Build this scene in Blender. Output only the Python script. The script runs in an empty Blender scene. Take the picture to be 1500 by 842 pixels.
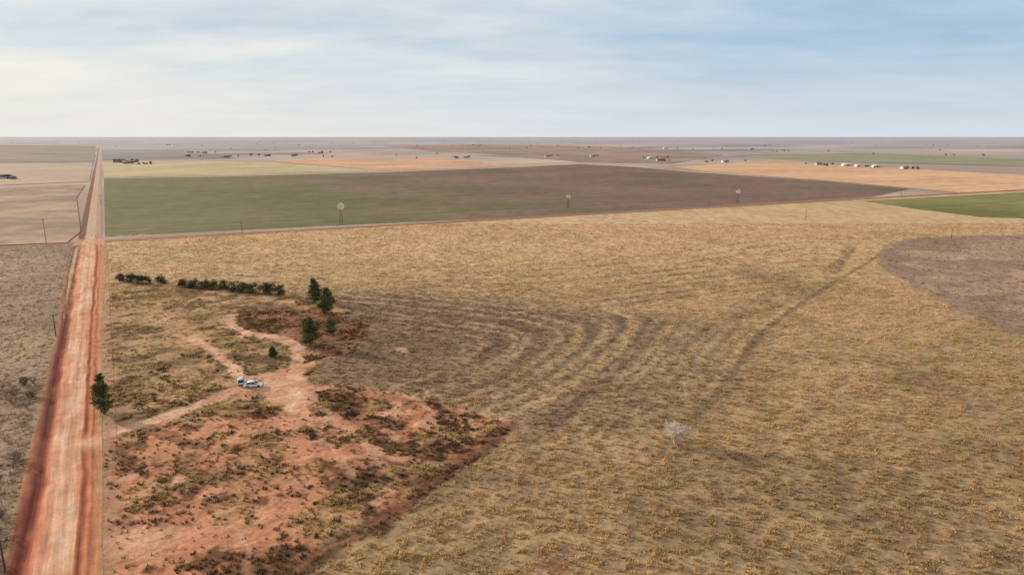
import bpy, math, random
import numpy as np
from mathutils import Vector, Matrix
rng=np.random.default_rng(7); random.seed(7)
scene=bpy.context.scene
H=70.0; TH=math.atan(221/1000.0); ct,st=math.cos(TH),math.sin(TH)
def P(x,y,z=0.0):
    """survey point: ground coordinate (m) of a landmark measured on the photo"""
    dx=(x-750)/1000.0; dy=(421-y)/1000.0
    t=(H-z)/(st-dy*ct)
    return np.array([dx*t,t*(ct+dy*st)])
def PL(l): return np.array([P(*p) for p in l],dtype=np.float64)
def lin(r,g,b):
    c=np.array([r,g,b])/255.0
    return np.where(c<=0.04045,c/12.92,((c+0.055)/1.055)**2.4)
# ---------------------------------------------------------------- noise
_T=[rng.random((256,256)).astype(np.float32) for _ in range(12)]
def vn(x,y,k=0):
    T=_T[k%12]
    xi=np.floor(x).astype(np.int64); yi=np.floor(y).astype(np.int64)
    fx=x-xi; fy=y-yi; fx=fx*fx*(3-2*fx); fy=fy*fy*(3-2*fy)
    a=T[xi&255,yi&255]; b=T[(xi+1)&255,yi&255]; c=T[xi&255,(yi+1)&255]; d=T[(xi+1)&255,(yi+1)&255]
    return (a*(1-fx)+b*fx)*(1-fy)+(c*(1-fx)+d*fx)*fy
def fbm(x,y,s,k=0,o=4):
    r=0;a=.5;tot=0
    for i in range(o):
        r=r+a*vn(x/s*(2**i)+17.3*i+k*7.7,y/s*(2**i)+5.1*i+k*3.3,k+i); tot+=a; a*=.55
    return r/tot
def sst(a,b,x):
    t=np.clip((x-a)/(b-a),0,1); return t*t*(3-2*t)
def segd(X,Y,pts,closed=False):
    n=len(pts); best=np.full(X.shape,1e9)
    for i in range(n if closed else n-1):
        a=pts[i]; b=pts[(i+1)%n]; ab=b-a; L=ab@ab+1e-9
        t=np.clip(((X-a[0])*ab[0]+(Y-a[1])*ab[1])/L,0,1)
        d=(X-a[0]-t*ab[0])**2+(Y-a[1]-t*ab[1])**2
        best=np.minimum(best,d)
    return np.sqrt(best)
def pline(X,Y,pts,w,soft,margin=None):
    pts=np.asarray(pts); m=w+soft+6
    out=np.zeros(X.shape)
    sel=(X>pts[:,0].min()-m)&(X<pts[:,0].max()+m)&(Y>pts[:,1].min()-m)&(Y<pts[:,1].max()+m)
    if sel.any():
        d=segd(X[sel],Y[sel],pts)
        out[sel]=1-sst(w-soft,w+soft,d)
    return out
def poly(X,Y,pts,soft,off=None):
    pts=np.asarray(pts); m=soft+12
    out=np.zeros(X.shape)
    sel=(X>pts[:,0].min()-m)&(X<pts[:,0].max()+m)&(Y>pts[:,1].min()-m)&(Y<pts[:,1].max()+m)
    if sel.any():
        x=X[sel];y=Y[sel]; d=segd(x,y,pts,True); ins=np.zeros(x.shape,bool); n=len(pts)
        for i in range(n):
            a=pts[i];b=pts[(i+1)%n]
            if a[1]==b[1]: continue
            c=((a[1]>y)!=(b[1]>y))&(x<(b[0]-a[0])*(y-a[1])/(b[1]-a[1])+a[0])
            ins^=c
        sd=np.where(ins,-d,d)
        out[sel]=1-sst(-soft,soft,sd)
    return out
def smooth(pts,it=2):
    pts=np.asarray(pts,float)
    for _ in range(it):
        q=[pts[0]]
        for a,b in zip(pts[:-1],pts[1:]): q+= [a*.75+b*.25,a*.25+b*.75]
        q.append(pts[-1]); pts=np.array(q)
    return pts
# ---------------------------------------------------------------- road frame
C0=P(76,842); kx=(148.5-750)/1000*ct
d_=np.array([kx,1.0]); d_/=np.linalg.norm(d_); e_=np.array([d_[1],-d_[0]])
def SV(X,Y):
    return (X-C0[0])*d_[0]+(Y-C0[1])*d_[1],(X-C0[0])*e_[0]+(Y-C0[1])*e_[1]
def W(s,v): return C0+d_*s+e_*v
XA=P(0,362); XB=P(1500,278)
xdir=(XB-XA)/np.linalg.norm(XB-XA); xn=np.array([-xdir[1],xdir[0]])
def crossd(X,Y): return (X-XA[0])*xn[0]+(Y-XA[1])*xn[1]
Sx=np.linspace(0,900,9001); pp=C0[None,:]+d_[None,:]*Sx[:,None]
S_CROSS=Sx[np.argmin(np.abs(crossd(pp[:,0],pp[:,1])))]
def relief(s): return sst(0,1,np.clip((np.abs(s-S_CROSS)-12)/25,0,1))*(1-sst(420,480,s))
# ---------------------------------------------------------------- classification
c_gold=lin(220,186,142); c_olive=lin(204,172,126); c_soilg=lin(138,112,90)
dark_poly=PL([(430,425),(600,428),(760,440),(900,458),(1010,470),(1110,478),(1075,540),(1010,600),(950,640),(850,655),(760,625),(640,590),(560,565),(450,560),(440,500)])
circ_poly=smooth(PL([(1285,372),(1300,358),(1345,347),(1500,344),(1650,343),(1650,560),(1500,498),(1455,478),(1385,442),(1318,408),(1288,390)]),1)
home_poly=PL([(120,900),(135,700),(152,560),(160,440),(165,412),(300,418),(430,432),(500,450),(545,475),(520,515),(470,530),(450,560),(590,575),(690,600),(755,622),(735,650),(660,700),(560,775),(470,842),(440,900)])
homeTop=PL([(150,640),(160,440),(165,412),(300,418),(430,432),(440,500),(420,550),(330,590),(250,620)])
homeLow=PL([(120,900),(133,660),(240,620),(400,600),(440,620),(520,690),(430,780),(300,900)])
rust=PL([(330,460),(400,445),(470,455),(545,475),(525,500),(470,520),(380,490)])
bare1=PL([(375,548),(420,540),(445,560),(462,600),(420,605),(385,580)])
tracks=[([(100,660),(125,645),(175,630),(250,608),(310,585),(350,568),(400,562)],2.3),
 ([(372,562),(345,545),(315,515),(285,497),(262,490)],1.8),
 ([(430,600),(432,560),(437,520),(432,502),(395,492),(350,487),(333,470),(340,462)],2.2),
 ([(295,497),(330,492),(370,492)],1.3),
 ([(400,562),(440,565),(475,600),(540,655),(560,690)],1.2),
 ([(440,565),(520,572),(590,575),(660,597),(740,615)],0.8),
 ([(440,590),(470,640),(520,700)],0.8),
 ([(300,720),(345,770),(370,842)],0.8),
 ([(590,570),(640,612),(655,650)],0.8),
 ([(160,500),(200,480),(260,462),(330,440),(400,432)],0.8),
 ([(160,480),(230,470),(300,430)],0.7)]
furrow=smooth(PL([(752,628),(720,655),(650,700),(580,755),(530,790),(480,815),(430,850)]))
O=np.array([(430,402),(600,417),(760,434),(880,450),(940,468),(915,502),(865,545),(800,588),(735,612)],float)
I=np.array([(455,470),(530,480),(600,488),(655,495),(690,505),(675,522),(640,542),(600,555),(560,566)],float)
O2=np.array([(1010,440),(975,490),(925,540),(860,600),(810,665)],float)
L2=np.array([(1290,368),(1108,478),(1068,545),(1008,612),(955,670)],float)
bands=[]
for k,t in enumerate((-.12,0,.11,.2,.34,.46,.62,.73,.88,1.0)):
    q=O*(1-t)+I*t; q=q+np.array([random.gauss(0,5),random.gauss(0,1.5)]); bands.append((smooth(PL(q),3),(.5,1.,.7,.9,.8,1.,.7,.8,.6,.4)[k],(1.2,2.4,1.,1.5,2.,1.1,1.8,1.1,1.4,1.)[k]))
bands2=[(smooth(PL(O2*(1-t)+L2*t),3)) for t in (0,.15,.3,.47,.63,.8,.95)]
darkline=smooth(PL(L2+np.array([8,0])),3)
arcs=[]
for k in range(9):
    arcs.append(smooth(PL([(600,392+10*k),(800,388+9*k),(1000,370+8*k),(1130,350+9*k),(1220,343+9*k),(1264-6*k,360+8*k),(1200-20*k,400+10*k),(1100-15*k,440+10*k)]),3))
arcsL=[smooth(PL([(165,372+9*k),(400,378+9*k),(600,392+8*k),(720,402+7*k)]),2) for k in range(5)]
def mixc(a,b,m):
    return a*(1-m[:,None])+np.asarray(b)[None,:]*m[:,None] if np.asarray(b).ndim==1 else a*(1-m[:,None])+b*m[:,None]
def classify(X,Y):
    N=len(X)
    s,v=SV(X,Y)
    nA=fbm(X,Y,70,0); nB=fbm(X,Y,14,3); nC=fbm(X,Y,4,5,3); nD=fbm(X,Y,30,8)
    wX=X+(fbm(X,Y,9,1)-.5)*7; wY=Y+(fbm(X,Y,9,2)-.5)*7
    near=1-sst(110,300,Y)
    g=np.clip(.1+.75*near+(nA-.5)*1.2,0,1)
    gcol=mixc(np.tile(c_gold,(N,1)),c_olive,g)
    gcol=gcol*(.86+.28*sst(.35,.65,nB*.6+nD*.4))[:,None]
    bare=sst(.50,.66,nB*.5+nD*.5)
    farg=sst(260,420,Y)
    gr=mixc(gcol*(.74+.16*farg)[:,None],c_soilg,np.clip(.24+.16*near+.8*(nC-.5)+.3*bare-.12*farg,0,1))
    tcol=mixc(gcol*1.0,lin(182,150,116),.35*bare); dens=np.clip(1.0-.3*bare,0,1); th=np.full(N,.40)
    m=poly(wX,wY,dark_poly,12)
    m=m*np.clip(.85+(nD-.5)*1.4,0,1)
    gr=mixc(gr,lin(116,95,78),m*.85); tcol=mixc(tcol,lin(142,118,95),m*.85); dens=dens*(1-.3*m)
    bX=X+(nB-.5)*4+(nC-.5)*2; bY=Y+(nB-.5)*5+(nC-.5)*2.5
    bm=np.zeros(N)
    for b,a,w_ in bands: bm=np.maximum(bm,pline(bX,bY,b,w_,1.5)*a)
    bm*=np.clip(2.8*(nD-.17),0,1)
    gr=mixc(gr,lin(200,168,128),bm*.72); tcol=mixc(tcol,lin(212,180,136),bm*.78); dens=np.maximum(dens,.9*bm)
    b2=np.zeros(N)
    for b in bands2: b2=np.maximum(b2,pline(bX,bY,b,1.8,1.8))
    b2*=np.clip(2.8*(nD-.2),0,1)
    gr=mixc(gr,lin(200,168,126),b2*.65); tcol=mixc(tcol,lin(212,180,136),b2*.7)
    dl=pline(bX,bY,darkline,1.1,1.)*np.clip(.3+nD,0,1)
    gr=mixc(gr,lin(104,86,68),dl*.65); tcol=mixc(tcol,lin(134,110,84),dl*.6); dens*=1-.5*dl
    ar=np.zeros(N)
    for b in arcs: ar=np.maximum(ar,pline(bX,bY,b,1.7,1.7))
    for b in arcsL: ar=np.maximum(ar,pline(bX,bY,b,1.3,1.6)*.8)
    ar*=np.clip(2.8*(nD-.32),0,1)
    gr=mixc(gr,lin(134,110,90),ar*.7); tcol=mixc(tcol,lin(150,124,98),ar*.7)
    for px,py,rx,ry in ((1120,405,45,12),(980,500,16,12),(640,470,35,12),(900,620,22,12),(1130,672,70,5),(720,700,60,12),(1350,560,50,14),(1250,760,60,10),(1050,770,40,10),(1400,650,40,8)):
        c=P(px,py); R=(P(px+rx,py)-c)[0]; Ry=abs((P(px,py+ry)-c)[1])
        m=np.exp(-(((wX-c[0])/R)**2+((wY-c[1])/Ry)**2))
        gr=mixc(gr,lin(122,100,78),m*.5); tcol=mixc(tcol,lin(150,124,94),m*.5)
    m=poly(X+(nC-.5)*2+(nB-.5)*4,Y+(nC-.5)*3,circ_poly,2.2)
    gr=mixc(gr,mixc(np.tile(lin(176,146,120),(N,1)),lin(150,124,104),sst(.4,.6,nD))*(.8+.4*nB)[:,None],m); tcol=mixc(tcol,lin(172,144,114),m); dens=dens*(1-.6*m); th=th*(1-.35*m)
    # homestead
    hm=poly(wX,wY,home_poly,1.2)
    f1=fbm(X,Y,11,6,5); f2=fbm(X,Y,5,9,4); f3=fbm(X*.8+Y*.3,Y-.4*X,7,4,5); f4=fbm(X,Y,1.7,2,3)
    hc=mixc(np.tile(lin(174,118,86),(N,1)),lin(204,152,118),sst(.45,.62,f2))
    scr=sst(.46,.56,f1*.5+f3*.35+f4*.15)
    hc=mixc(hc,mixc(np.tile(lin(130,92,64),(N,1)),lin(96,74,52),sst(.42,.58,f4)),scr*.8)
    hc=mixc(hc,lin(86,66,46),sst(.54,.64,f3*.75+f4*.25)*.8)
    grs=sst(.52,.61,fbm(X,Y,9,10,4))
    hc=mixc(hc,lin(178,146,102),grs*.6)
    hd=np.clip(.12+scr*.5+grs*.55,0,1); ht=mixc(np.tile(lin(118,92,64),(N,1)),lin(198,166,116),grs)
    m=poly(wX,wY,homeTop,3)
    hc=mixc(hc,mixc(np.tile(lin(172,140,102),(N,1)),lin(114,92,64),sst(.45,.6,f3)),m*.72); ht=mixc(ht,lin(178,152,106),m*.6)
    m=poly(wX,wY,rust,3)
    hc=mixc(hc,mixc(np.tile(lin(142,90,64),(N,1)),lin(92,66,48),sst(.4,.58,f2)),m*.8); ht=mixc(ht,lin(108,78,54),m*.8)
    m=poly(wX,wY,homeLow,4)*(1-grs*.5)
    hc=mixc(hc,mixc(np.tile(lin(198,138,104),(N,1)),lin(118,80,56),sst(.49,.61,f1*.65+f4*.35)),m*.8); ht=mixc(ht,lin(116,84,58),m*.5); hd=hd*(1-.45*m)
    m=poly(wX,wY,bare1,2.5); hc=mixc(hc,lin(208,156,124),m*.9); hd*=1-m
    fm=pline(wX*.5+X*.5,wY*.5+Y*.5,furrow,3.4,2.4)
    hc=mixc(hc,mixc(np.tile(lin(130,84,60),(N,1)),lin(84,64,46),sst(.38,.58,f2)),fm*.85); ht=mixc(ht,lin(124,92,62),fm*.7)
    gr=mixc(gr,hc,hm); tcol=mixc(tcol,ht,hm); dens=dens*(1-hm)+hd*hm; th=th*(1-hm)+hm*(.25+.2*scr)
    fr=pline(X+(nB-.5)*4,Y+(nC-.5)*2,furrow+np.array([-1.5,1.5]),.5,.6)*np.clip(3*(f2-.35),0,1)
    gr=mixc(gr,lin(164,110,84),fr*.7); dens*=1-fr
    for i,(pts,w) in enumerate(tracks):
        m=pline(X+(nC-.5)*2.6,Y+(nC-.5)*2.6,smooth(PL(pts)),w*(1.0),.9)
        m=m*np.clip((.9 if i<3 else .5)+f4*.5,0,1)
        if w<1.25: m=m*.62
        gr=mixc(gr,mixc(np.tile(lin(220,174,144),(N,1)),lin(200,148,118),sst(.4,.6,f2)),m*.93); dens=dens*(1-.98*m)
    for px,py,r in ((583,513,3.5),(820,826,3.2),(440,592,3.5),(330,478,3),(190,795,6),(235,785,5.5),(580,640,2.5),(800,835,2),(260,700,2.4),(350,640,2.8),(180,700,2.4)):
        c=P(px,py); m=1-sst(r*.4,r*1.2,np.hypot(wX-c[0],(wY-c[1])))
        col=lin(212,160,130) if py!=826 else lin(130,88,62)
        gr=mixc(gr,col,m*.8); dens*=1-.85*m
    m=(1-sst(8.5,11,v+ (nB-.5)*4))*sst(3,5,v)
    gr=mixc(gr,lin(172,132,102),m*.7); dens*=1-.75*m
    lf=1-sst(-8.5,-6.5,v)
    rows=.5+.5*np.sin(v*2.1+(nB-.5)*2)
    lc=mixc(np.tile(lin(162,136,114),(N,1)),lin(126,106,88),np.clip(rows*.3+(nB-.35)*1.2,0,1))
    lc=mixc(lc,lin(176,148,112),sst(.52,.62,nD)*.6)
    gr=mixc(gr,lc,lf); tcol=mixc(tcol,lin(162,136,108),lf); dens=dens*(1-lf)+.5*lf; th=th*(1-.5*lf)
    cd=crossd(X,Y)
    m=(1-sst(5,9,np.abs(cd)+(nB-.5)*4)); gr=mixc(gr,lin(168,134,106),m*.6); dens*=1-.8*m
    m=sst(3,6,cd)
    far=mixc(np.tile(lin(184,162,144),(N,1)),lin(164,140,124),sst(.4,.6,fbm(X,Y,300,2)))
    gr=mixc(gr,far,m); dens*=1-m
    dist=np.hypot(X,Y); haze_mix=1-np.exp(-np.clip(dist-700,0,None)/6500)
    gr=mixc(gr,lin(178,176,184),haze_mix*.92)  # aerial haze painted into the ground colour, paler with distance
    dens=dens*(np.abs(v)>7.4)
    return gr,tcol,dens,th
def gz(X,Y):
    s,v=SV(X,Y); cd=np.abs(crossd(X,Y))
    und=(fbm(X,Y,3.6,2,3)-.5)*.55*sst(8,12,np.abs(v))*sst(12,20,cd)*(Y<500)*(Y>60)*(np.abs(X)<460)
    return und-.9*relief(s)*(1-sst(4.6,5.8,np.abs(v)))*(s>-60)
# ---------------------------------------------------------------- mesh helper
def amesh(name,verts,faces,mat,cols=None,uv=None,smoothf=False,parent=None):
    verts=np.asarray(verts,np.float32); faces=np.asarray(faces,np.int32); k=faces.shape[1]
    me=bpy.data.meshes.new(name)
    me.vertices.add(len(verts)); me.vertices.foreach_set("co",verts.ravel())
    me.loops.add(faces.size); me.loops.foreach_set("vertex_index",faces.ravel())
    me.polygons.add(len(faces)); me.polygons.foreach_set("loop_start",np.arange(0,faces.size,k,dtype=np.int32))
    me.update(calc_edges=True)
    if cols is not None:
        ca=me.color_attributes.new(name="Col",type='FLOAT_COLOR',domain='POINT')
        c4=np.ones((len(verts),4),np.float32); c4[:,:3]=cols; ca.data.foreach_set("color",c4.ravel())
    if uv is not None:
        u=me.uv_layers.new(name="UVMap"); u.data.foreach_set("uv",np.asarray(uv,np.float32)[faces.ravel()].ravel())
    if smoothf: me.polygons.foreach_set("use_smooth",np.ones(len(faces),bool))
    me.validate()
    ob=bpy.data.objects.new(name,me); scene.collection.objects.link(ob)
    if mat: me.materials.append(mat)
    if parent: ob.parent=parent
    return ob
# ---------------------------------------------------------------- materials
def newmat(name):
    m=bpy.data.materials.new(name); m.use_nodes=True; nt=m.node_tree; b=nt.nodes['Principled BSDF']
    b.inputs['Roughness'].default_value=.95; b.inputs['Specular IOR Level'].default_value=.1
    return m,nt,b
def noise(nt,scale,detail=5,vec=None,rough=.6):
    n=nt.nodes.new('ShaderNodeTexNoise'); n.inputs['Scale'].default_value=scale; n.inputs['Detail'].default_value=detail; n.inputs['Roughness'].default_value=rough
    if vec is not None: nt.links.new(vec,n.inputs['Vector'])
    return n.outputs['Fac']
def mrange(nt,x,a,b,c,d):
    n=nt.nodes.new('ShaderNodeMapRange'); nt.links.new(x,n.inputs[0])
    for i,q in enumerate((a,b,c,d)): n.inputs[i+1].default_value=q
    return n.outputs[0]
def math_(nt,op,a,b):
    n=nt.nodes.new('ShaderNodeMath'); n.operation=op
    for i,q in enumerate((a,b)):
        if isinstance(q,(int,float)): n.inputs[i].default_value=q
        else: nt.links.new(q,n.inputs[i])
    return n.outputs[0]
def mulcol(nt,col,fac):
    n=nt.nodes.new('ShaderNodeVectorMath'); n.operation='SCALE'; nt.links.new(col,n.inputs[0])
    if isinstance(fac,(int,float)): n.inputs['Scale'].default_value=fac
    else: nt.links.new(fac,n.inputs['Scale'])
    return n.outputs[0]
def mixn(nt,a,b,f):
    n=nt.nodes.new('ShaderNodeMix'); n.data_type='RGBA'
    for q,i in ((a,6),(b,7)):
        if hasattr(q,'links'): nt.links.new(q,n.inputs[i])
        else: n.inputs[i].default_value=(*q,1)
    if isinstance(f,(int,float)): n.inputs[0].default_value=f
    else: nt.links.new(f,n.inputs[0])
    return n.outputs[2]
def objco(nt):
    return nt.nodes.new('ShaderNodeTexCoord').outputs['Object']
def bump(nt,b,h,strength,dist):
    n=nt.nodes.new('ShaderNodeBump'); n.inputs['Strength'].default_value=strength; n.inputs['Distance'].default_value=dist
    nt.links.new(h,n.inputs['Height']); nt.links.new(n.outputs[0],b.inputs['Normal'])
def colattr(nt):
    a=nt.nodes.new('ShaderNodeAttribute'); a.attribute_name='Col'; return a.outputs['Color']
def ground_mat():
    m,nt,b=newmat('prairie_ground'); co=objco(nt)
    n1=noise(nt,.9,6,co,.7); n2=noise(nt,.18,5,co,.6); n3=noise(nt,3.2,3,co)
    f=math_(nt,'MULTIPLY',mrange(nt,n1,.3,.7,.66,1.34),mrange(nt,n2,.3,.7,.85,1.15))
    f=math_(nt,'MULTIPLY',f,mrange(nt,n3,.3,.7,.85,1.15))
    nt.links.new(mulcol(nt,colattr(nt),f),b.inputs['Base Color'])
    bump(nt,b,n1,.5,.3); return m
def attr_mat(name,lo=.75,hi=1.25,scale=2.,transl=0.):
    m,nt,b=newmat(name); co=objco(nt)
    c=mulcol(nt,colattr(nt),mrange(nt,noise(nt,scale,2,co),.3,.7,lo,hi))
    nt.links.new(c,b.inputs['Base Color'])
    if transl>0:
        t=nt.nodes.new('ShaderNodeBsdfTranslucent'); nt.links.new(c,t.inputs[0])
        d=nt.nodes.new('ShaderNodeBsdfDiffuse'); nt.links.new(c,d.inputs[0])
        mx=nt.nodes.new('ShaderNodeMixShader'); mx.inputs[0].default_value=transl
        nt.links.new(d.outputs[0],mx.inputs[1]); nt.links.new(t.outputs[0],mx.inputs[2])
        nt.links.new(mx.outputs[0],nt.nodes['Material Output'].inputs[0])
    return m
def plain_mat(name,col,rough=.6,metal=0.,spec=.4,var=.15,scale=3.):
    m,nt,b=newmat(name); b.inputs['Roughness'].default_value=rough; b.inputs['Metallic'].default_value=metal; b.inputs['Specular IOR Level'].default_value=spec
    co=objco(nt); f=mrange(nt,noise(nt,scale,4,co),.3,.7,1-var,1+var)
    rgb=nt.nodes.new('ShaderNodeRGB'); rgb.outputs[0].default_value=(*col,1)
    nt.links.new(mulcol(nt,rgb.outputs[0],f),b.inputs['Base Color']); return m
M_ground=ground_mat()
M_grass=attr_mat('dry_grass',.8,1.2,1.,.42)
M_leaf=attr_mat('foliage',.7,1.3,1.5)
M_bark=plain_mat('bark',lin(92,74,60),.9,0,.1,.3,4)
M_greybark=plain_mat('weathered_twigs',lin(220,206,190),.9,0,.1,.2,3)
M_wood=plain_mat('weathered_wood',lin(96,82,70),.9,0,.1,.2,6)
M_steel=plain_mat('galvanised_steel',lin(228,218,196),.5,.0,.4,.1,2)
# ---------------------------------------------------------------- ground sheet
def axis(parts,lo,hi,g=1.12):
    a=[]
    for x0,x1,st_ in parts: a+=list(np.arange(x0,x1,st_))
    a.append(parts[-1][1]); up=[];x=a[-1];d=parts[-1][2]
    while x<hi: d*=g; x+=d; up.append(x)
    dn=[];x=a[0];d=parts[0][2]
    while x>lo: d*=g; x-=d; dn.append(x)
    return np.array(dn[::-1]+a+up)
xs=axis([(-320,-110,.9),(-110,15,.42),(15,130,.7),(130,460,1.2)],-60000,60000)
ys=axis([(70,95,1.),(95,260,.45),(260,540,.85)],-3000,70000)
GX,GY=np.meshgrid(xs,ys); gx=GX.ravel(); gy=GY.ravel()
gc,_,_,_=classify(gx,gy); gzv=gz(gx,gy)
nx,ny=len(xs),len(ys)
idx=np.arange(nx*ny).reshape(ny,nx)
F=np.stack([idx[:-1,:-1],idx[:-1,1:],idx[1:,1:],idx[1:,:-1]],-1).reshape(-1,4)
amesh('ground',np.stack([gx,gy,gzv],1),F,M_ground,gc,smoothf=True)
# ---------------------------------------------------------------- tufts
def make_tufts(name,x,y,z,h,r,col,nb,mat,wf=.3,lean=.8):
    N=len(x); rep=lambda a: np.repeat(a,nb,axis=0)
    X=rep(x);Y=rep(y);Z=rep(z);Hh=rep(h)*rng.uniform(.6,1.15,N*nb);R=rep(r);C=rep(col)
    a=rng.uniform(0,2*np.pi,N*nb); ca,sa=np.cos(a),np.sin(a)
    o=rng.uniform(.05,.55,N*nb)*R; l=rng.uniform(.2,1.,N*nb)*R*lean
    bx=X+ca*o; by=Y+sa*o; w=R*wf*rng.uniform(.7,1.3,N*nb)
    tw=a+rng.uniform(-.9,.9,N*nb); px,py=-np.sin(tw)*w,np.cos(tw)*w
    v=np.empty((N*nb,3,3),np.float32)
    v[:,0]=np.stack([bx+px,by+py,Z-.05],1); v[:,1]=np.stack([bx-px,by-py,Z-.05],1); v[:,2]=np.stack([bx+ca*l,by+sa*l,Z+Hh],1)
    cv=C*rng.uniform(.82,1.18,(N*nb,1)); cc=np.repeat(cv[:,None,:],3,1); cc[:,:2]*=.88
    return amesh(name,v.reshape(-1,3),np.arange(N*nb*3).reshape(-1,3),mat,cc.reshape(-1,3))
def scatter(x0,x1,y0,y1,dens):
    n=int((x1-x0)*(y1-y0)*dens); x=rng.uniform(x0,x1,n); y=rng.uniform(y0,y1,n)
    k=(np.abs(x)<.80*y+30); return x[k],y[k]
for nm,(y0,y1,dn,sc,nb) in (('a',(85,200,2.8,.98,8)),('b',(200,330,1.5,1.12,7)),('c',(330,560,.55,1.4,6))):
    x,y=scatter(-330,470,y0,y1,dn)
    _,tc,de,th=classify(x,y)
    cl=fbm(x,y,1.6,7,2)
    k=rng.random(len(x))<de*(.12+.88*sst(.36,.6,cl))
    x,y,tc,th,cl=x[k],y[k],tc[k],th[k],cl[k]
    sz=rng.uniform(.7,1.25,len(x))*sc*(.75+.45*sst(.4,.7,cl))
    hue=rng.random((len(x),1)); tc=tc*(rng.uniform(.86,1.14,(len(x),1)))*(1-hue*np.array([[0,.01,.03]]))
    make_tufts('prairie_grass',x,y,gz(x,y),th*sz,.46*sz,tc,nb,M_grass)
# ---------------------------------------------------------------- main road
def road_mat():
    m,nt,b=newmat('red_dirt_road'); uv=nt.nodes.new('ShaderNodeUVMap').outputs[0]
    mp=nt.nodes.new('ShaderNodeMapping'); mp.inputs['Scale'].default_value=(1,.03,1); nt.links.new(uv,mp.inputs[0])
    r=noise(nt,1.8,5,mp.outputs[0],.6); r2=noise(nt,.25,6,objco(nt),.65); r3=noise(nt,2.5,5,objco(nt),.7)
    c=mulcol(nt,colattr(nt),mrange(nt,r,.3,.7,.78,1.2)); c=mulcol(nt,c,mrange(nt,r2,.3,.7,.78,1.22)); c=mulcol(nt,c,mrange(nt,r3,.3,.7,.84,1.16))
    nt.links.new(c,b.inputs['Base Color']); bump(nt,b,math_(nt,'ADD',r,r3),.45,.09); return m
M_road=road_mat()
vp=[-7.2,-6.4,-5.9,-5.2,-4.4,-3.7,-3.1,-2.6,-2.0,-1.5,-.9,-.3,.3,.9,1.4,1.9,2.4,2.8,3.1,3.5,3.9,4.3,4.7,5.1,5.5,6.0,6.5,7.2]
zp={-7.2:.03,-6.4:.06,-5.9:.05,-5.2:-.3,-4.4:-.5,-3.7:-.34,-3.1:-.05,-2.6:.04,-2.0:.06,-1.5:.02,-.9:.09,-.3:.12,.3:.12,.9:.03,1.4:.04,1.9:.08,2.4:.06,2.8:.12,3.1:.2,3.5:-.02,3.9:-.12,4.3:-.02,4.7:.14,5.1:-.03,5.5:-.06,6.0:.06,6.5:.06,7.2:.03}
def roadcol(v):
    k=[(-7.2,(158,122,96)),(-6.3,(138,88,66)),(-5.6,(124,64,48)),(-4.4,(112,54,40)),(-3.6,(148,84,60)),(-3.0,(200,134,100)),(-2.3,(212,154,120)),(-1.5,(200,144,112)),(-.8,(220,172,142)),(0,(214,160,128)),(.9,(202,146,114)),(1.5,(218,170,140)),(2.2,(206,146,112)),(2.9,(190,122,90)),(3.7,(152,86,60)),(4.7,(202,132,96)),(5.4,(162,96,68)),(6.2,(190,138,104)),(7.2,(176,138,106))]
    a=np.array([q[0] for q in k]); c=np.array([lin(*q[1]) for q in k])
    return np.stack([np.interp(v,a,c[:,i]) for i in range(3)],1)
ss=np.concatenate([np.arange(-70,500,1.2),np.geomspace(500,26000,60)])
vp=np.array(vp); SS,VV=np.meshgrid(ss,vp,indexing='ij'); S_=SS.ravel();V_=VV.ravel()
rel=relief(S_)
wob=(fbm(S_,V_*0,18,3)-.5)*1.0*(np.abs(V_)<6.1)*(S_<480)
wide=1+.32*sst(150,330,S_)*(1-sst(S_CROSS-15,S_CROSS+25,S_))
wx=C0[0]+d_[0]*S_+e_[0]*(V_*wide+wob); wy=C0[1]+d_[1]*S_+e_[1]*(V_*wide+wob)
dm=P(112,652); sdm=(dm-C0)@d_
mouth=np.exp(-((S_-sdm)/3.6)**2)*(V_>1.5)
zz=np.array([zp[float(v)] for v in np.round(V_,2)])
zz=zz*rel+(1-rel)*.14+ (fbm(S_,V_*3,2.5,4)-.5)*.10*rel
zz=np.maximum(zz,np.where(wide>1.05,-.2,-9)); zz=zz*(1-mouth)+.09*mouth
rc=roadcol(V_+ (fbm(S_,V_*.3,14,5)-.5)*1.6)
pt=sst(.5,.62,fbm(S_*.35,V_*1.6,5,8))*(np.abs(V_)<3); rc=mixc(rc,lin(224,186,162),pt*.5)
pt=sst(.54,.64,fbm(S_*.4,V_*1.4,6,2)); rc=mixc(rc,lin(184,116,84),pt*.45)
rc=mixc(rc,lin(216,168,136),mouth*.9)
farm=sst(S_CROSS+10,S_CROSS+40,S_)
fc=np.where((np.abs(V_-.2)<3.0)[:,None],lin(190,158,138)[None],np.where((V_<0)[:,None],lin(122,80,64)[None],lin(172,144,120)[None]))
rc=mixc(rc,fc,farm)
haze_mix=(1-np.exp(-np.clip(S_-900,0,None)/6500)); rc=mixc(rc,lin(186,176,172),haze_mix*.8)  # far road colour fades to pale grey: painted haze, no atmosphere
xm=1-sst(8,22,np.abs(S_-S_CROSS)); rc=mixc(rc,lin(200,156,130),xm*.7)
n1,n2=len(ss),len(vp); ix=np.arange(n1*n2).reshape(n1,n2)
F=np.stack([ix[:-1,:-1],ix[:-1,1:],ix[1:,1:],ix[1:,:-1]],-1).reshape(-1,4)
amesh('dirt_road',np.stack([wx,wy,zz],1),F,M_road,rc,uv=np.stack([V_,S_],1),smoothf=True)
ts=np.concatenate([-np.geomspace(3000,60,12),np.arange(-50,1100,4.),np.geomspace(1100,9000,20)])
vv=np.array([-5.5,-4,-3,-2,-1,0,1,2,3,4,5.5]); TT,VV=np.meshgrid(ts,vv,indexing='ij'); T_=TT.ravel();V_=VV.ravel()
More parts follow.
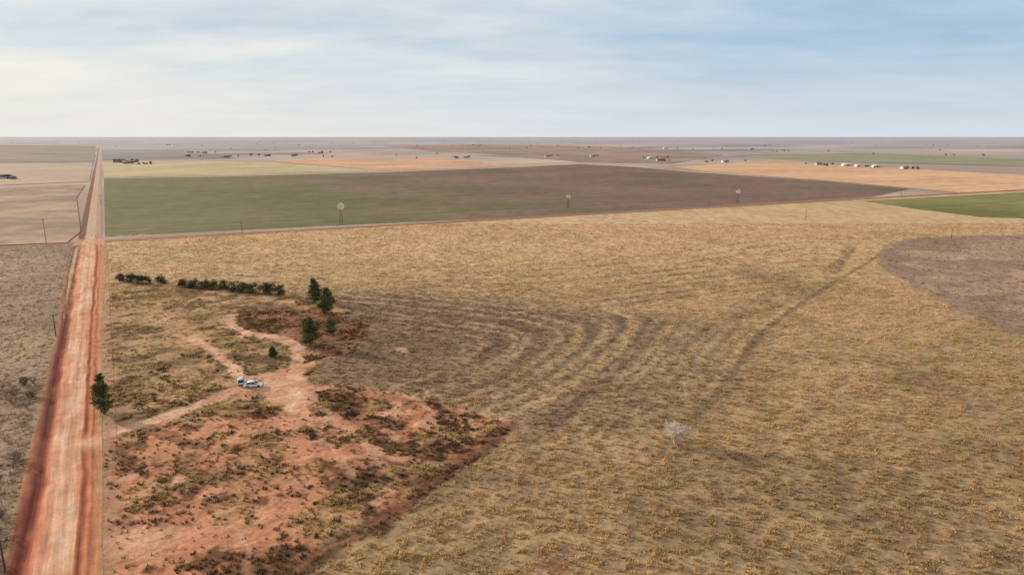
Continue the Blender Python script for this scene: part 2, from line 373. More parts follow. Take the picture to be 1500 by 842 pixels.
wx=XA[0]+xdir[0]*T_+xn[0]*V_; wy=XA[1]+xdir[1]*T_+xn[1]*V_
ca=np.array([-5.5,-4,-3,-1,0,1,3,4,5.5]); cb=np.array([lin(*q) for q in ((150,114,90),(100,66,52),(140,88,68),(192,144,118),(166,116,92),(192,144,118),(140,88,68),(84,58,48),(128,102,80))])
rc=np.stack([np.interp(V_+(fbm(T_,V_,12,5)-.5)*2,ca,cb[:,i]) for i in range(3)],1)
n1,n2=len(ts),len(vv); ix=np.arange(n1*n2).reshape(n1,n2)
F=np.stack([ix[:-1,:-1],ix[1:,:-1],ix[1:,1:],ix[:-1,1:]],-1).reshape(-1,4)
amesh('dirt_road',np.stack([wx,wy,.07+.04*(np.abs(V_)<3)],1),F,M_road,rc,uv=np.stack([V_,T_],1),smoothf=True)
# ---------------------------------------------------------------- fields
def field_mat(name,a,b_,axis_dir,c0,c1,rowlen=12.,nscale=.01,rowamp=.08,patch=.2):
    m,nt,b=newmat(name); co=objco(nt)
    dot=nt.nodes.new('ShaderNodeVectorMath'); dot.operation='DOT_PRODUCT'; nt.links.new(co,dot.inputs[0]); dot.inputs[1].default_value=(*axis_dir,0)
    g=mrange(nt,dot.outputs['Value'],c0,c1,0,1)
    n=noise(nt,nscale,6,co,.62); g2=math_(nt,'ADD',g,math_(nt,'MULTIPLY',math_(nt,'SUBTRACT',n,.5),2.6))
    g3=mrange(nt,g2,.1,.9,0,1)
    c=mixn(nt,tuple(a),tuple(b_),g3)
    rd=nt.nodes.new('ShaderNodeVectorMath'); rd.operation='DOT_PRODUCT'; nt.links.new(co,rd.inputs[0]); rd.inputs[1].default_value=(xn[0],xn[1],0)
    rr=nt.nodes.new('ShaderNodeTexNoise'); rr.noise_dimensions='1D'; rr.inputs['Scale'].default_value=1/rowlen; rr.inputs['Detail'].default_value=4
    nt.links.new(rd.outputs['Value'],rr.inputs['W'])
    c=mulcol(nt,c,mrange(nt,rr.outputs['Fac'],.3,.7,1-rowamp,1+rowamp))
    c=mulcol(nt,c,mrange(nt,noise(nt,.05,8,co,.75),.3,.7,1-patch,1+patch))
    c=mulcol(nt,c,mrange(nt,noise(nt,.006,4,co,.5),.35,.65,.88,1.14))
    nt.links.new(c,b.inputs['Base Color']); bump(nt,b,noise(nt,.6,4,co,.7),.4,.25); return m
_fz=[.3]
def field(name,pts,mat):
    pts=PL(pts); _fz[0]+=.03
    me=bpy.data.meshes.new(name); me.from_pydata([(p[0],p[1],_fz[0]) for p in pts],[],[tuple(range(len(pts)))]); me.update()
    ob=bpy.data.objects.new(name,me); scene.collection.objects.link(ob); me.materials.append(mat); return ob
e2=(float(e_[0]),float(e_[1]))
vA=float(np.dot(P(200,300),e_)); vB=float(np.dot(P(900,285),e_))
_fz[0]=.02
field('plowed_field',[(154,346.5),(152,262),(330,258.5),(560,252.5),(760,245),(850,240.5),(930,245),(1010,252),(1200,265),(1335,277),(1275,289),(700,321)],field_mat('plowed_green',lin(110,108,70),lin(124,102,89),e2,vA,vB,14,.006,.10,.28))
field('green_field',[(1262,294.5),(1500,282),(1800,266),(1800,345),(1500,320),(1435,318),(1340,306)],field_mat('winter_wheat',lin(116,116,68),lin(142,132,86),e2,-500,2500,8,.01,.1,.25))
_fz[0]=.3
field('pale_field',[(152,260.5),(151,240),(300,236.5),(400,238),(470,243),(560,251),(330,257.2)],field_mat('pale_stubble',lin(184,168,130),lin(196,172,142),e2,0,1500,20,.004,.06))
field('stubble_field',[(400,236.5),(415,233),(640,231.5),(700,237),(750,244),(560,250.8),(480,243)],field_mat('orange_stubble',lin(206,160,128),lin(200,160,132),e2,0,1500,20,.004,.06))
field('stubble_field',[(985,245),(1080,239),(1150,237.5),(1500,257),(1900,275),(1560,278),(1500,277.8),(1405,283),(1340,276.5),(1200,264),(1040,252)],field_mat('tan_stubble',lin(214,172,134),lin(194,154,124),e2,500,3500,22,.003,.12,.26))
field('green_field',[(1060,227),(1280,224),(1500,233),(1700,240),(1700,250),(1500,244),(1190,237)],field_mat('distant_wheat',lin(138,140,108),lin(152,146,120),e2,0,3000,30,.003,.08))
field('brown_field',[(700,212),(900,215),(1060,227),(985,240),(850,238),(760,228),(640,222),(560,214)],field_mat('fallow',lin(148,126,116),lin(170,148,134),e2,0,5000,30,.002,.08))
field('pasture',[(0,275),(-300,285),(-300,372),(0,360),(98,356),(118,340),(112,290),(125,271)],field_mat('rough_pasture',lin(200,168,136),lin(140,120,102),e2,-900,300,20,.012,.05,.3))
field('pasture',[(-300,232),(0,240),(136,239),(131,266),(0,272),(-300,280)],field_mat('light_pasture',lin(200,176,156),lin(180,156,136),e2,-1500,0,20,.006,.05))
field('brown_field',[(-300,210),(0,212.5),(140,214),(137.5,236),(0,238),(-300,228)],field_mat('dark_fallow',lin(130,116,112),lin(150,134,124),e2,-3000,0,30,.003,.05))
V=[];Fc=[];C=[]
pal=[lin(*c) for c in ((188,164,144),(158,140,130),(196,170,146),(136,120,116),(176,156,142),(206,178,154),(138,138,114),(166,148,138),(148,128,120))]
s0=1450.
while s0<26000:
    ds=400. if s0<6000 else 800.
    v0=-24000.
    while v0<30000:
        dv=random.choice([400.,800.,800.])
        if abs(v0)<dv and v0<0<v0+dv: dv=-v0
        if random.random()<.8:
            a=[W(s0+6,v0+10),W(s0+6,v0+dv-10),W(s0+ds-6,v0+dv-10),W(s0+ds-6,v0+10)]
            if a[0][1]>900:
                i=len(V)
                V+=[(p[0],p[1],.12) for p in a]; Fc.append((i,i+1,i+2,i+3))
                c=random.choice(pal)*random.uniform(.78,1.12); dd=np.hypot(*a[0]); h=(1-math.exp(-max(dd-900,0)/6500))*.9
                c=c*(1-h)+lin(176,176,186)*h; C+=[c]*4  # distance haze baked into each field's base colour
        v0+=dv
    s0+=ds
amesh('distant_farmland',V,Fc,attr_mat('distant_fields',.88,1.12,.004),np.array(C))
# ---------------------------------------------------------------- trees
def limb(p0,p1,r0,r1,n=5):
    p0=np.array(p0,float);p1=np.array(p1,float);d=p1-p0;d/=np.linalg.norm(d)+1e-9
    a=np.cross(d,[0.3,.5,.8]);a/=np.linalg.norm(a);b=np.cross(d,a)
    v=[]
    for p,r in ((p0,r0),(p1,r1)):
        for k in range(n):
            t=2*math.pi*k/n; v.append(p+r*(a*math.cos(t)+b*math.sin(t)))
    f=[(k,(k+1)%n,n+(k+1)%n,n+k) for k in range(n)]
    return v,f
def build_limbs(name,limbs,mat,parent,n=5):
    V=[];Fs=[]
    for l in limbs:
        v,f=limb(*l,n=n); o=len(V); V+=v; Fs+=[tuple(i+o for i in q) for q in f]
    return amesh(name,np.array(V),np.array(Fs),mat,parent=parent)
def leafcloud(name,cent,size,cols,mat,parent,flat=.6):
    N=len(cent); d1=rng.normal(size=(N,3)); d1[:,2]*=flat; d1/=np.linalg.norm(d1,axis=1)[:,None]
    d2=rng.normal(size=(N,3)); d2-= (d2*d1).sum(1)[:,None]*d1; d2/=np.linalg.norm(d2,axis=1)[:,None]
    s=size*rng.uniform(.6,1.4,(N,1))
    v=np.empty((N,3,3)); v[:,0]=cent+d1*s; v[:,1]=cent-d1*s*.6+d2*s*.5; v[:,2]=cent-d1*s*.6-d2*s*.5
    return amesh(name,v.reshape(-1,3),np.arange(N*3).reshape(-1,3),mat,np.repeat(cols,3,axis=0),parent=parent)
def empty(name,x,y,z=0,rot=0):
    e=bpy.data.objects.new(name,None); scene.collection.objects.link(e); e.location=(x,y,z); e.rotation_euler=(0,0,rot); return e
def pine(px,py,h,w,name='pine_tree',col=(98,98,60)):
    p=P(px,py); e=empty(name,p[0],p[1])
    limbs=[((0,0,-.3),(rng.normal()*.15,rng.normal()*.15,h*.5),.022*h,.014*h),((0,0,h*.5),(rng.normal()*.2,0,h*.95),.014*h,.004*h)]
    cs=[];cc=[]; nl=int(34+h*2.8)
    for i in range(nl):
        t=.1+.88*i/nl; z=h*t; a=rng.uniform(0,2*math.pi)
        r=w*.5*(min(1,(t-.0)/.15)*(1-max(0,t-.4)/.72)**.8)*rng.uniform(.6,1.15)
        tip=np.array([math.cos(a)*r,math.sin(a)*r,z+r*.15]); limbs.append(((0,0,z-.1),tip,.007*h,.002*h))
        n=int(38+r*24)
        u=rng.uniform(.3,1.05,n)[:,None]; q=np.array([0,0,z])*(1-u)+tip*u+rng.normal(size=(n,3))*np.array([.36,.36,.27])*(.4+r*.3)
        cs.append(q); cc.append(np.tile(lin(*col)*rng.uniform(.6,1.45),(n,1)))
    cs=np.vstack(cs);cc=np.vstack(cc)*rng.uniform(.75,1.3,(len(cs),1))
    build_limbs('trunk_and_limbs',limbs,M_bark,e); leafcloud('needles',cs,.28,cc,M_leaf,e); return e
def cedar(px,py,h,w,name='cedar_tree'):
    p=P(px,py); e=empty(name,p[0],p[1]); limbs=[((0,0,-.3),(0,0,h*.8),.03*h,.008*h)]; cs=[];cc=[]
    for i in range(16):
        a=rng.uniform(0,2*math.pi); t=rng.uniform(.12,.86); rr=w*.5*math.sqrt(max(.05,1-((t-.38)/.62)**2))*rng.uniform(.5,.85)
        c=np.array([math.cos(a)*rr,math.sin(a)*rr,t*h]); limbs.append(((0,0,t*h*.7),c,.012*h,.004*h))
        n=80; q=c+rng.normal(size=(n,3))*np.array([w*.13,w*.13,h*.1]); q[:,2]=np.clip(q[:,2],.1,None)
        cs.append(q); cc.append(np.tile(lin(76,82,54)*rng.uniform(.6,1.5),(n,1)))
    cs=np.vstack(cs);cc=np.vstack(cc)*rng.uniform(.7,1.3,(len(cs),1))
    build_limbs('trunk',limbs,M_bark,e,4); leafcloud('foliage',cs,.26,cc,M_leaf,e,1.)
for x,y,h,w in ((176,411,3.4,3.8),(192,413,4.2,4.6),(203,414,4.3,4.8),(214,415,4.2,4.6),(236,416,4.2,5.6),(267,419,3.6,4.2),(283,421,4.6,5),(300,422,4.8,4.8),(313,423,4.7,4.9),(326,424,4.6,5),(343,426,5.2,5.8),(358,427,4.6,4.8),(370,428,5,5.2),(386,430,5.2,5.2),(397,431,5.2,5.2),(410,432,4.8,4.6)):
    cedar(x,y,h,w)
pine(462,444,11,6); pine(480,458,10.5,6.8); pine(454,506,9.8,7); pine(485,489,6.2,4.4,col=(116,112,78)); pine(400,523,3.4,2.4,col=(80,86,54)); pine(153,606,11,4.8,col=(100,102,62)); pine(449,478,3,2.8)
def bare(px,py,h,spread,depth,name,mat,seed,nstem=5,xy=None,rad0=.02):
    r=random.Random(seed); p=P(px,py) if xy is None else xy; e=empty(name,p[0],p[1]); L=[]
    def rec(p,d,l,rad,k):
        q=p+d*l; L.append((p,q,rad,rad*.65))
        if k==0: return
        for _ in range(3 if k>1 else 4):
            nd=d+np.array([r.gauss(0,.45)*spread,r.gauss(0,.45)*spread,r.gauss(.05,.25)]); nd/=np.linalg.norm(nd)
            rec(p+d*l*r.uniform(.55,1),nd,l*r.uniform(.6,.85),rad*.62,k-1)
    for i in range(nstem):
        a=2*math.pi*i/nstem+r.random(); d=np.array([math.cos(a)*.5*spread,math.sin(a)*.5*spread,1]); d/=np.linalg.norm(d)
        rec(np.array([0,0,-.1]),d,h*.34,h*rad0,depth)
    build_limbs('branches',L,mat,e,3); return e
bare(990,652,6.8,1.2,4,'bare_tree',M_greybark,3,10,None,.032)
M_dkt=plain_mat('dark_twigs',lin(84,64,50),.9,0,.1,.3,4)
bare(507,612,2.6,1.8,3,'bare_shrub',M_dkt,5,7,None,.03); bare(520,610,2.4,1.8,3,'bare_shrub',M_dkt,6,7,None,.03)
M_gt=[plain_mat('grey_twigs',lin(150,130,114),.9,0,.1,.25,3),plain_mat('brown_twigs',lin(112,90,72),.9,0,.1,.25,3),plain_mat('straw_twigs',lin(176,150,112),.9,0,.1,.25,3)]
rr=random.Random(4)
for i in range(70):
    s=rr.uniform(2,45) if i%2 else rr.uniform(0,110); v=-rr.uniform(8.3,18)
    p=W(s,v); bare(0,0,rr.uniform(1.8,4),1.5,3,'bare_shrub',M_gt[i%3 if i%5 else 0],100+i,6,xy=p,rad0=.032)
x=rng.uniform(-110,20,60000); y=rng.uniform(85,270,60000)
hm=poly(x,y,home_poly,1.5); gcx,tc,de,th=classify(x,y)
clm=fbm(x,y,5,11,4); k=(hm>.5)&(de>.4)&(clm>.51)&(rng.random(len(x))<.30)
x,y,tc=x[k],y[k],tc[k]; sz=rng.uniform(.5,1.4,len(x))
cb=np.where(rng.random((len(x),1))<.6,lin(104,80,58)[None],lin(156,122,82)[None])*rng.uniform(.7,1.3,(len(x),1))
make_tufts('scrub_brush',x,y,gz(x,y),.5*sz,.6*sz,cb,14,M_leaf,.16,.9)
cs=[];cc=[]
def clump(px,py,n,wm,hm_=7.,sp=None):
    p=P(px,py); n=max(1,int(n*.6))
    for i in range(n):
        q=p+np.array([rng.uniform(-wm,wm),rng.uniform(-wm,wm)*.6]); h=hm_*rng.uniform(.4,1.0)
        for b in range(7):
            c=np.array([q[0],q[1],h*rng.uniform(.3,.8)])+rng.normal(size=3)*np.array([h*.28,h*.28,h*.1]); m=14
            cs.append(c+rng.normal(size=(m,3))*h*.16)
            d=np.hypot(*q); haze_mix=(1-math.exp(-max(d-400,0)/4200)); col=lin(110,98,80)*rng.uniform(.7,1.3); col=col*(1-haze_mix)+lin(158,152,158)*haze_mix  # foliage colour blended to grey with distance as painted haze
            cc.append(np.tile(col,(m,1)))
for q in ((190,238,26,55,8),(175,236,8,30,7),(205,241,8,25,7),(295,224,9,60,8),(245,213,8,120,9),(280,230,5,30,8),(385,228,9,40,8),(335,230,5,30,7),(430,228,5,25,7),(465,224,8,60,8),(675,231,10,30,8),(690,213,8,60,9),(702,214,6,60,9),(800,229,7,50,8),(865,217,8,80,9),(960,232,12,55,8),(975,236,6,30,7),(1060,237,8,90,5),(1205,241,8,50,6),(1225,243,5,40,6),(1265,244,5,60,5),(1310,246,6,50,5),(1345,248,5,70,5),(870,229,5,30,7),(540,210,10,200,10),(580,228,3,20,6),(610,232,3,20,6),(12,262,4,15,6),(1030,219,8,150,8),(1130,222,5,80,8),(1420,228,5,80,8),(480,230,4,30,7),(760,218,5,80,8)):
    clump(*q)
for i in range(190):
    clump(rng.uniform(-150,1700),200+3+abs(rng.normal())*8,int(rng.integers(1,5)),rng.uniform(30,220),7)
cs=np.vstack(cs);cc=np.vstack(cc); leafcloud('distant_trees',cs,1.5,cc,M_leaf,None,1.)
# ---------------------------------------------------------------- buildings
def box(name,c,sz,mat,parent):
    x,y,z=[s/2 for s in sz]; v=[(c[0]+i*x,c[1]+j*y,c[2]+k*z) for i in(-1,1) for j in(-1,1) for k in(-1,1)]
    f=[(0,1,3,2),(4,6,7,5),(0,4,5,1),(2,3,7,6),(0,2,6,4),(1,5,7,3)]
    return amesh(name,v,f,mat,parent=parent)
wallm=[plain_mat('wall_paint_%d'%i,lin(*c),.8,0,.2,.05) for i,c in enumerate(((206,200,192),(190,170,150),(170,134,114),(206,204,202)))]
roofm=[plain_mat('roofing_%d'%i,lin(*c),.7,0,.2,.1) for i,c in enumerate(((110,102,104),(64,66,100),(136,124,116),(200,198,196)))]
M_glassd=plain_mat('window_glass',lin(40,44,52),.15,0,.6,.05)
def house(px,py,w,d,h,rot,wm,rm,name='farm_house'):
    p=P(px,py); e=empty(name,p[0],p[1],0,rot); rh=d*.22
    V=[(-w/2,-d/2,0),(w/2,-d/2,0),(w/2,d/2,0),(-w/2,d/2,0),(-w/2,-d/2,h),(w/2,-d/2,h),(w/2,d/2,h),(-w/2,d/2,h),(-w/2,0,h+rh),(w/2,0,h+rh)]
    me=bpy.data.meshes.new('walls'); me.from_pydata(V,[],[(0,1,5,4),(1,2,6,9,5),(2,3,7,6),(3,0,4,8,7)]); ob=bpy.data.objects.new('walls',me); me.materials.append(wm); scene.collection.objects.link(ob); ob.parent=e
    o=.5; k=rh/(d/2); zz=h+rh+.15
    V=[];Fq=[]
    for sg in (-1,1):
        b=len(V); V+=[(-w/2-o,0,zz),(w/2+o,0,zz),(w/2+o,sg*(d/2+o),zz-k*(d/2+o)),(-w/2-o,sg*(d/2+o),zz-k*(d/2+o))]
        V+=[(a,b_,c+.12) for a,b_,c in V[b:b+4]]; Fq+=[(b,b+1,b+2,b+3),(b+4,b+5,b+6,b+7),(b,b+1,b+5,b+4),(b+1,b+2,b+6,b+5),(b+2,b+3,b+7,b+6),(b+3,b,b+4,b+7)]
    amesh('roof',V,Fq,rm,parent=e)
    if name=='farm_house':
        for i,xx in enumerate((-.35,-.15,.2,.38)): box('window_%d'%i,(xx*w,-d/2-.03,h*.55),(1.5,.08,1.3),M_glassd,e)
        box('door',(0.02*w,-d/2-.03,1.05),(1.1,.08,2.1),roofm[0],e); box('chimney',(w*.25,d*.1,h+rh+.3),(.9,.9,1.8),wallm[2],e)
    else:
        box('barn_door',(0,-d/2-.03,h*.42),(w*.28,.08,h*.84),roofm[0],e); box('side_door',(w*.35,-d/2-.03,1.05),(1.1,.08,2.1),roofm[0],e)
house(4,262,24,13,4,.3,wallm[0],roofm[1]); house(20,263,7,7,3.5,.3,wallm[2],roofm[1],'farm_shed')
for i,(x,y,w,d,h,wm,rm,n) in enumerate(((188,240,24,12,4,2,0,'farm_house'),(275,229,18,11,4,1,2,'farm_house'),(300,225,20,12,4,0,0,'farm_house'),(392,229,20,12,4,2,0,'farm_house'),(470,225,20,12,4,1,0,'farm_house'),(683,232,20,12,4,0,2,'farm_house'),(668,232,14,10,4,2,0,'metal_barn'),(692,213,30,16,7,3,3,'metal_barn'),(802,230,20,12,4,1,2,'farm_house'),(953,233,20,12,4,3,3,'metal_barn'),(966,236,18,12,4,1,0,'farm_house'),(1198,242,16,12,4,1,0,'farm_house'),(1240,243.5,22,12,4,3,3,'metal_barn'),(1256,244.5,12,9,4,3,3,'metal_barn'),(1283,245.5,16,10,4,0,3,'metal_barn'),(1325,247.5,16,10,4,0,2,'farm_house'),(868,230,16,10,4,0,2,'farm_house'),(1062,238,18,10,4,3,2,'metal_barn'),(862,216,24,12,5,3,2,'metal_barn'),(975,218,28,14,5,3,3,'metal_barn'),(1100,219,28,14,5,1,3,'metal_barn'),(430,229,18,10,4,2,0,'farm_house'),(332,231,20,10,4,2,0,'farm_house'),(610,214,28,14,5,3,3,'metal_barn'))):
    house(x,y,w,d,h,rng.uniform(.1,.6),wallm[wm],roofm[rm],n)
# ---------------------------------------------------------------- poles, windpumps, fence
def pole(px,py,h):
    p=P(px,py); e=empty('utility_pole',p[0],p[1],0,math.atan2(e_[1],e_[0]))
    build_limbs('post',[((0,0,-.2),(0,0,h),.19,.12)],M_wood,e,8)
    box('crossarm',(0,0.15,h*.93),(2.6,.14,.16),M_wood,e)
    for i,x in enumerate((-1.15,-.5,.5,1.15)): build_limbs('insulator_%d'%i,[((x,.15,h*.93+.08),(x,.15,h*.93+.3),.06,.04)],M_steel,e,6)
for q in ((68,357,17),(82,492,8),(8,838,6),(1393,352,8),(1180,322,9),(1038,303,9),(355,343,9),(148,300,10),(1320,288,10)): pole(*q)
def windpump(px,py,h,rot):
    p=P(px,py); e=empty('windmill',p[0],p[1],0,rot); L=[]; b=h*.075; t=.25; ht=h*.82
    cor=[(-1,-1),(1,-1),(1,1),(-1,1)]
    for cx,cy in cor: L.append(((cx*b,cy*b,0),(cx*t,cy*t,ht),.08,.06))
    for k in range(6):
        z0=ht*k/6;z1=ht*(k+1)/6; r0=b+(t-b)*k/6;r1=b+(t-b)*(k+1)/6
        for i in range(4):
            a=cor[i];c=cor[(i+1)%4]; L.append(((a[0]*r0,a[1]*r0,z0),(c[0]*r1,c[1]*r1,z1),.03,.03)); L.append(((a[0]*r1,a[1]*r1,z1),(c[0]*r1,c[1]*r1,z1),.03,.03))
    build_limbs('tower',L,M_wood,e,4)
    R=h*.17; zc=ht+.6; V=[];Fq=[]
    for k in range(18):
        a=2*math.pi*k/18; da=.12
        for rad,aa,yy in ((R*.3,a-da*.7,-.9),(R*.3,a+da*.7,-.75),(R,a+da,-.7),(R,a-da,-1.0)): V.append((rad*math.cos(aa),yy,zc+rad*math.sin(aa)))
        o=4*k; Fq.append((o,o+1,o+2,o+3))
    amesh('wheel_blades',V,Fq,M_steel,parent=e)
    L=[]
    for rad in (R*.4,R*.97):
        for k in range(18):
            a=2*math.pi*k/18;c=2*math.pi*(k+1)/18; L.append(((rad*math.cos(a),-.85,zc+rad*math.sin(a)),(rad*math.cos(c),-.85,zc+rad*math.sin(c)),.04,.04))
    for k in range(6):
        a=2*math.pi*k/6; L.append(((0,-.85,zc),(R*math.cos(a),-.85,zc+R*math.sin(a)),.04,.04))
    L.append(((0,-1,zc),(0,2.6,zc),.09,.06)); L.append(((0,0,ht-.2),(0,0,zc),.2,.2))
    build_limbs('wheel_frame_and_tail_boom',L,M_steel,e,4)
    box('tail_vane',(0,3.3,zc),(.05,1.7,1.3),M_steel,e)
windpump(500,329,17.5,.35); windpump(832,305,13.5,.25); windpump(1080,299,15,.2)
def fence(pts,step,name='barbed_wire_fence',h=1.25):
    e=empty(name,*pts[0]); L=[];o=np.array(pts[0])
    for a,b in zip(pts[:-1],pts[1:]):
        a=np.array(a)-o;b=np.array(b)-o; n=max(1,int(np.linalg.norm(b-a)/step))
        for i in range(n): q=a+(b-a)*i/n; L.append(((q[0],q[1],-.2),(q[0],q[1],h*random.uniform(.9,1.1)),.045,.04))
        for z in (.5,.8,1.1): L.append(((a[0],a[1],z),(b[0],b[1],z),.006,.006))
    build_limbs('posts_and_wire',L,M_wood,e,4)
fence([W(-10,-9.6),W(S_CROSS-14,-9.6)],5); fence([W(44,10.2),W(S_CROSS-14,10.2)],5)
fence([XA+xdir*(T)+xn*(-7.5) for T in (110,1300)],6); fence([XA+xdir*(T)+xn*(-7.5) for T in (-200,45)],6)
# ---------------------------------------------------------------- vehicles
M_tyre=plain_mat('tyre_rubber',lin(38,38,38),.9,0,.1,.1); M_rim=plain_mat('alloy_rim',lin(160,160,164),.35,.8,.5,.05)
M_white=plain_mat('white_car_paint',(.8,.81,.82),.25,0,.5,.03); M_silver=plain_mat('silver_car_paint',(.7,.72,.74),.25,.0,.5,.03)
M_red=plain_mat('tail_lamp',(.4,.02,.02),.3); M_lamp=plain_mat('head_lamp',(.75,.75,.72),.15); M_trim=plain_mat('black_trim',lin(34,34,36),.6)
def car(name,px,py,rot,L=4.7,Wd=1.85,Ht=1.7,suv=True,paint=M_white):
    p=P(px,py); gzc=float(np.mean(gz(p[0]+np.array([-1.6,0,1.6,0,0]),p[1]+np.array([0,1.6,0,-1.6,0]))))+.03; e=empty(name,p[0],p[1],gzc,rot); hl=L/2; wr=.36; ax=(-L*.29,L*.3)
    if suv: prof=[(-hl,.42),(-hl,.95),(-hl+.12,1.02),(hl-1.15,1.08),(hl-.25,.92),(hl,.78),(hl,.42)]; roof=[(-hl+.08,1.02),(-hl+.38,Ht),(hl*.1,Ht+.02),(hl*.22,Ht-.04),(hl-1.2,1.07)]
    else: prof=[(-hl,.4),(-hl,.88),(-hl+.15,.96),(hl-1.2,.96),(hl-.3,.82),(hl,.7),(hl,.4)]; roof=[(-hl+.5,.95),(-hl+1.25,Ht),(hl*.05,Ht+.02),(hl*.15,Ht-.02),(hl-1.3,.95)]
    bot=[]
    for c in ax[::-1]:
        for k in range(7):
            a=math.pi*k/6; bot.append((c+math.cos(a)*(wr+.07),.3+math.sin(a)*(wr+.07)))
    outline=prof[::1]+[(hl-.1,.28)]+bot+[(-hl+.1,.28)]
    def extr(nm,ol,w0,mat,inset=None):
        n=len(ol); V=[]
        for sg in (-1,1):
            for i,(x,z) in enumerate(ol):
                w=w0 if inset is None else w0-inset[i]; V.append((x,sg*w/2,z))
        me=bpy.data.meshes.new(nm); me.from_pydata(V,[],[tuple(range(n)),tuple(range(2*n-1,n-1,-1))]+[(i,n+i,n+(i+1)%n,(i+1)%n) for i in range(n)]); me.update()
        ob=bpy.data.objects.new(nm,me); me.materials.append(mat); scene.collection.objects.link(ob); ob.parent=e
        bv=ob.modifiers.new('b','BEVEL'); bv.width=.05; bv.segments=2; bv.limit_method='ANGLE'; return ob
    extr('body',outline,Wd,paint)
    gh=roof; ins=[.12]+[.42]*(len(gh)-2)+[.12]
    extr('window_glass',gh,Wd-.04,M_glassd,ins)
    rt=[(x,z) for x,z in gh[1:4]]; rx0,rx1=rt[0][0]-.02,rt[-1][0]+.05
    box('roof_panel',((rx0+rx1)/2,0,Ht+.03),(rx1-rx0,Wd-.44,.07),paint,e)
    for sg in (-1,1):
        pil=[]
        for (x0,z0),(x1,z1),i in ((gh[0],gh[1],0),(gh[-1],gh[-2],1)): pil.append(((x0,sg*(Wd/2-.07),z0),(x1,sg*(Wd/2-.22),z1),.06,.05))
        xm=(gh[1][0]+gh[-2][0])/2; pil.append(((xm,sg*(Wd/2-.06),1.0),(xm,sg*(Wd/2-.22),Ht),.05,.05))
        build_limbs('pillars',pil,paint,e,6)
        box('mirror',(hl-1.45,sg*(Wd/2+.1),1.08),(.14,.2,.15),paint,e)
        box('head_lamp',(hl-.02,sg*(Wd/2-.28),.72),(.1,.38,.15),M_lamp,e); box('tail_lamp',(-hl+.02,sg*(Wd/2-.2),.86),(.1,.26,.3 if suv else .16),M_red,e)
        for c in ax:
            for nm,r,w,m,off in (('tyre',wr,.24,M_tyre,0),('rim',wr*.62,.03,M_rim,.125)):
                v=[];n=20
                for yy in (-w/2,w/2):
                    for k in range(n): v.append((c+r*math.cos(2*math.pi*k/n),sg*(Wd/2-.12+off)+yy,wr+r*math.sin(2*math.pi*k/n)))
                me=bpy.data.meshes.new(nm); me.from_pydata(v,[],[(k,(k+1)%n,n+(k+1)%n,n+k) for k in range(n)]+[tuple(range(n)),tuple(range(2*n-1,n-1,-1))]); ob=bpy.data.objects.new(nm,me); me.materials.append(m); scene.collection.objects.link(ob); ob.parent=e
    box('grille',(hl+.0,0,.66),(.06,.8,.2),M_trim,e); box('front_bumper',(hl+.0,0,.42),(.12,Wd-.2,.16),M_trim,e); box('rear_bumper',(-hl-.0,0,.45),(.12,Wd-.2,.16),M_trim,e)
    if suv:
        for sg in (-1,1): box('roof_rail',(-.3,sg*(Wd/2-.32),Ht+.12),(2.1,.05,.05),M_trim,e)
car('suv',353.5,562,1.95,4.8,1.95,1.85,True,M_silver); car('parked_car',371.5,566,.15,5.2,1.95,1.55,False,M_white)
# ---------------------------------------------------------------- light
el=math.radians(14.5)
sunv=Vector((-.871*math.cos(el),.491*math.cos(el),math.sin(el))).normalized()
sl=bpy.data.lights.new('sun','SUN'); sl.energy=5.0; sl.angle=math.radians(.6); sl.color=(1,.87,.68)
so=bpy.data.objects.new('sun',sl); scene.collection.objects.link(so); so.rotation_euler=(-sunv).to_track_quat('-Z','Y').to_euler(); so.location=(-200,100,200)
w=bpy.data.worlds.new('World'); scene.world=w; w.use_nodes=True; nt=w.node_tree; bg=nt.nodes['Background']
sky=nt.nodes.new('ShaderNodeTexSky'); sky.sky_type='NISHITA'; sky.sun_disc=False; sky.sun_elevation=el; sky.sun_rotation=math.atan2(sunv.x,sunv.y)%(2*math.pi)
sky.air_density=1.; sky.dust_density=1.; sky.ozone_density=1.5
tc=nt.nodes.new('ShaderNodeTexCoord').outputs['Generated']
sep=nt.nodes.new('ShaderNodeSeparateXYZ'); nt.links.new(tc,sep.inputs[0])
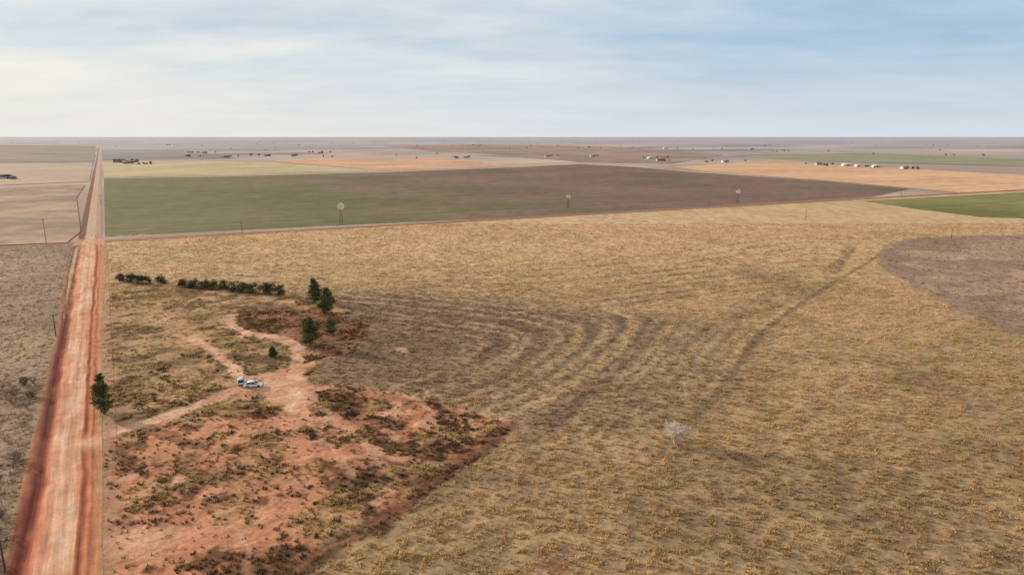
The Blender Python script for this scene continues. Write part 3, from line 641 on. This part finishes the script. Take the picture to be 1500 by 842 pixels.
zc=math_(nt,'ADD',math_(nt,'MAXIMUM',sep.outputs[2],0.),.13)
cx=nt.nodes.new('ShaderNodeCombineXYZ'); nt.links.new(math_(nt,'DIVIDE',sep.outputs[0],zc),cx.inputs[0]); nt.links.new(math_(nt,'DIVIDE',sep.outputs[1],zc),cx.inputs[1])
mp=nt.nodes.new('ShaderNodeMapping'); mp.inputs['Rotation'].default_value=(0,0,.9); mp.inputs['Scale'].default_value=(.55,1.0,1); nt.links.new(cx.outputs[0],mp.inputs[0])
n1=noise(nt,1.2,9,mp.outputs[0],.56); n2=noise(nt,.5,4,cx.outputs[0],.5)
cl=mrange(nt,math_(nt,'ADD',math_(nt,'MULTIPLY',n1,.62),math_(nt,'MULTIPLY',n2,.38)),.37,.60,0,1)
dt=nt.nodes.new('ShaderNodeVectorMath'); dt.operation='DOT_PRODUCT'; nt.links.new(tc,dt.inputs[0]); dt.inputs[1].default_value=tuple(sunv)
sunward=mrange(nt,dt.outputs['Value'],.1,.95,0,1)
ccol=mixn(nt,(.64,.74,.82),(.93,.90,.82),sunward)
base=mixn(nt,mulcol(nt,sky.outputs[0],.08),(.38,.57,.78),.8)
fac=math_(nt,'MINIMUM',math_(nt,'ADD',math_(nt,'MULTIPLY',cl,.72),math_(nt,'MULTIPLY',sunward,.38)),1.)
hzf=mrange(nt,sep.outputs[2],0.,.12,.9,0)
c=mixn(nt,base,ccol,fac); c=mixn(nt,c,mixn(nt,(.68,.74,.79),(.86,.83,.77),sunward),hzf)
zen=mrange(nt,sep.outputs[2],.22,.7,0,1)
c=mixn(nt,c,(.60,.60,.61),zen)
nt.links.new(mulcol(nt,c,10.),bg.inputs[0]); bg.inputs[1].default_value=.1
# ---------------------------------------------------------------- camera
cam=bpy.data.cameras.new('camera'); cam.sensor_width=36; cam.lens=24; cam.clip_end=200000; cam.clip_start=1
co=bpy.data.objects.new('camera',cam); scene.collection.objects.link(co); co.location=(0,0,H); co.rotation_euler=(math.pi/2-TH,0,0)
scene.camera=co
scene.view_settings.view_transform='Standard'; scene.view_settings.look='None'
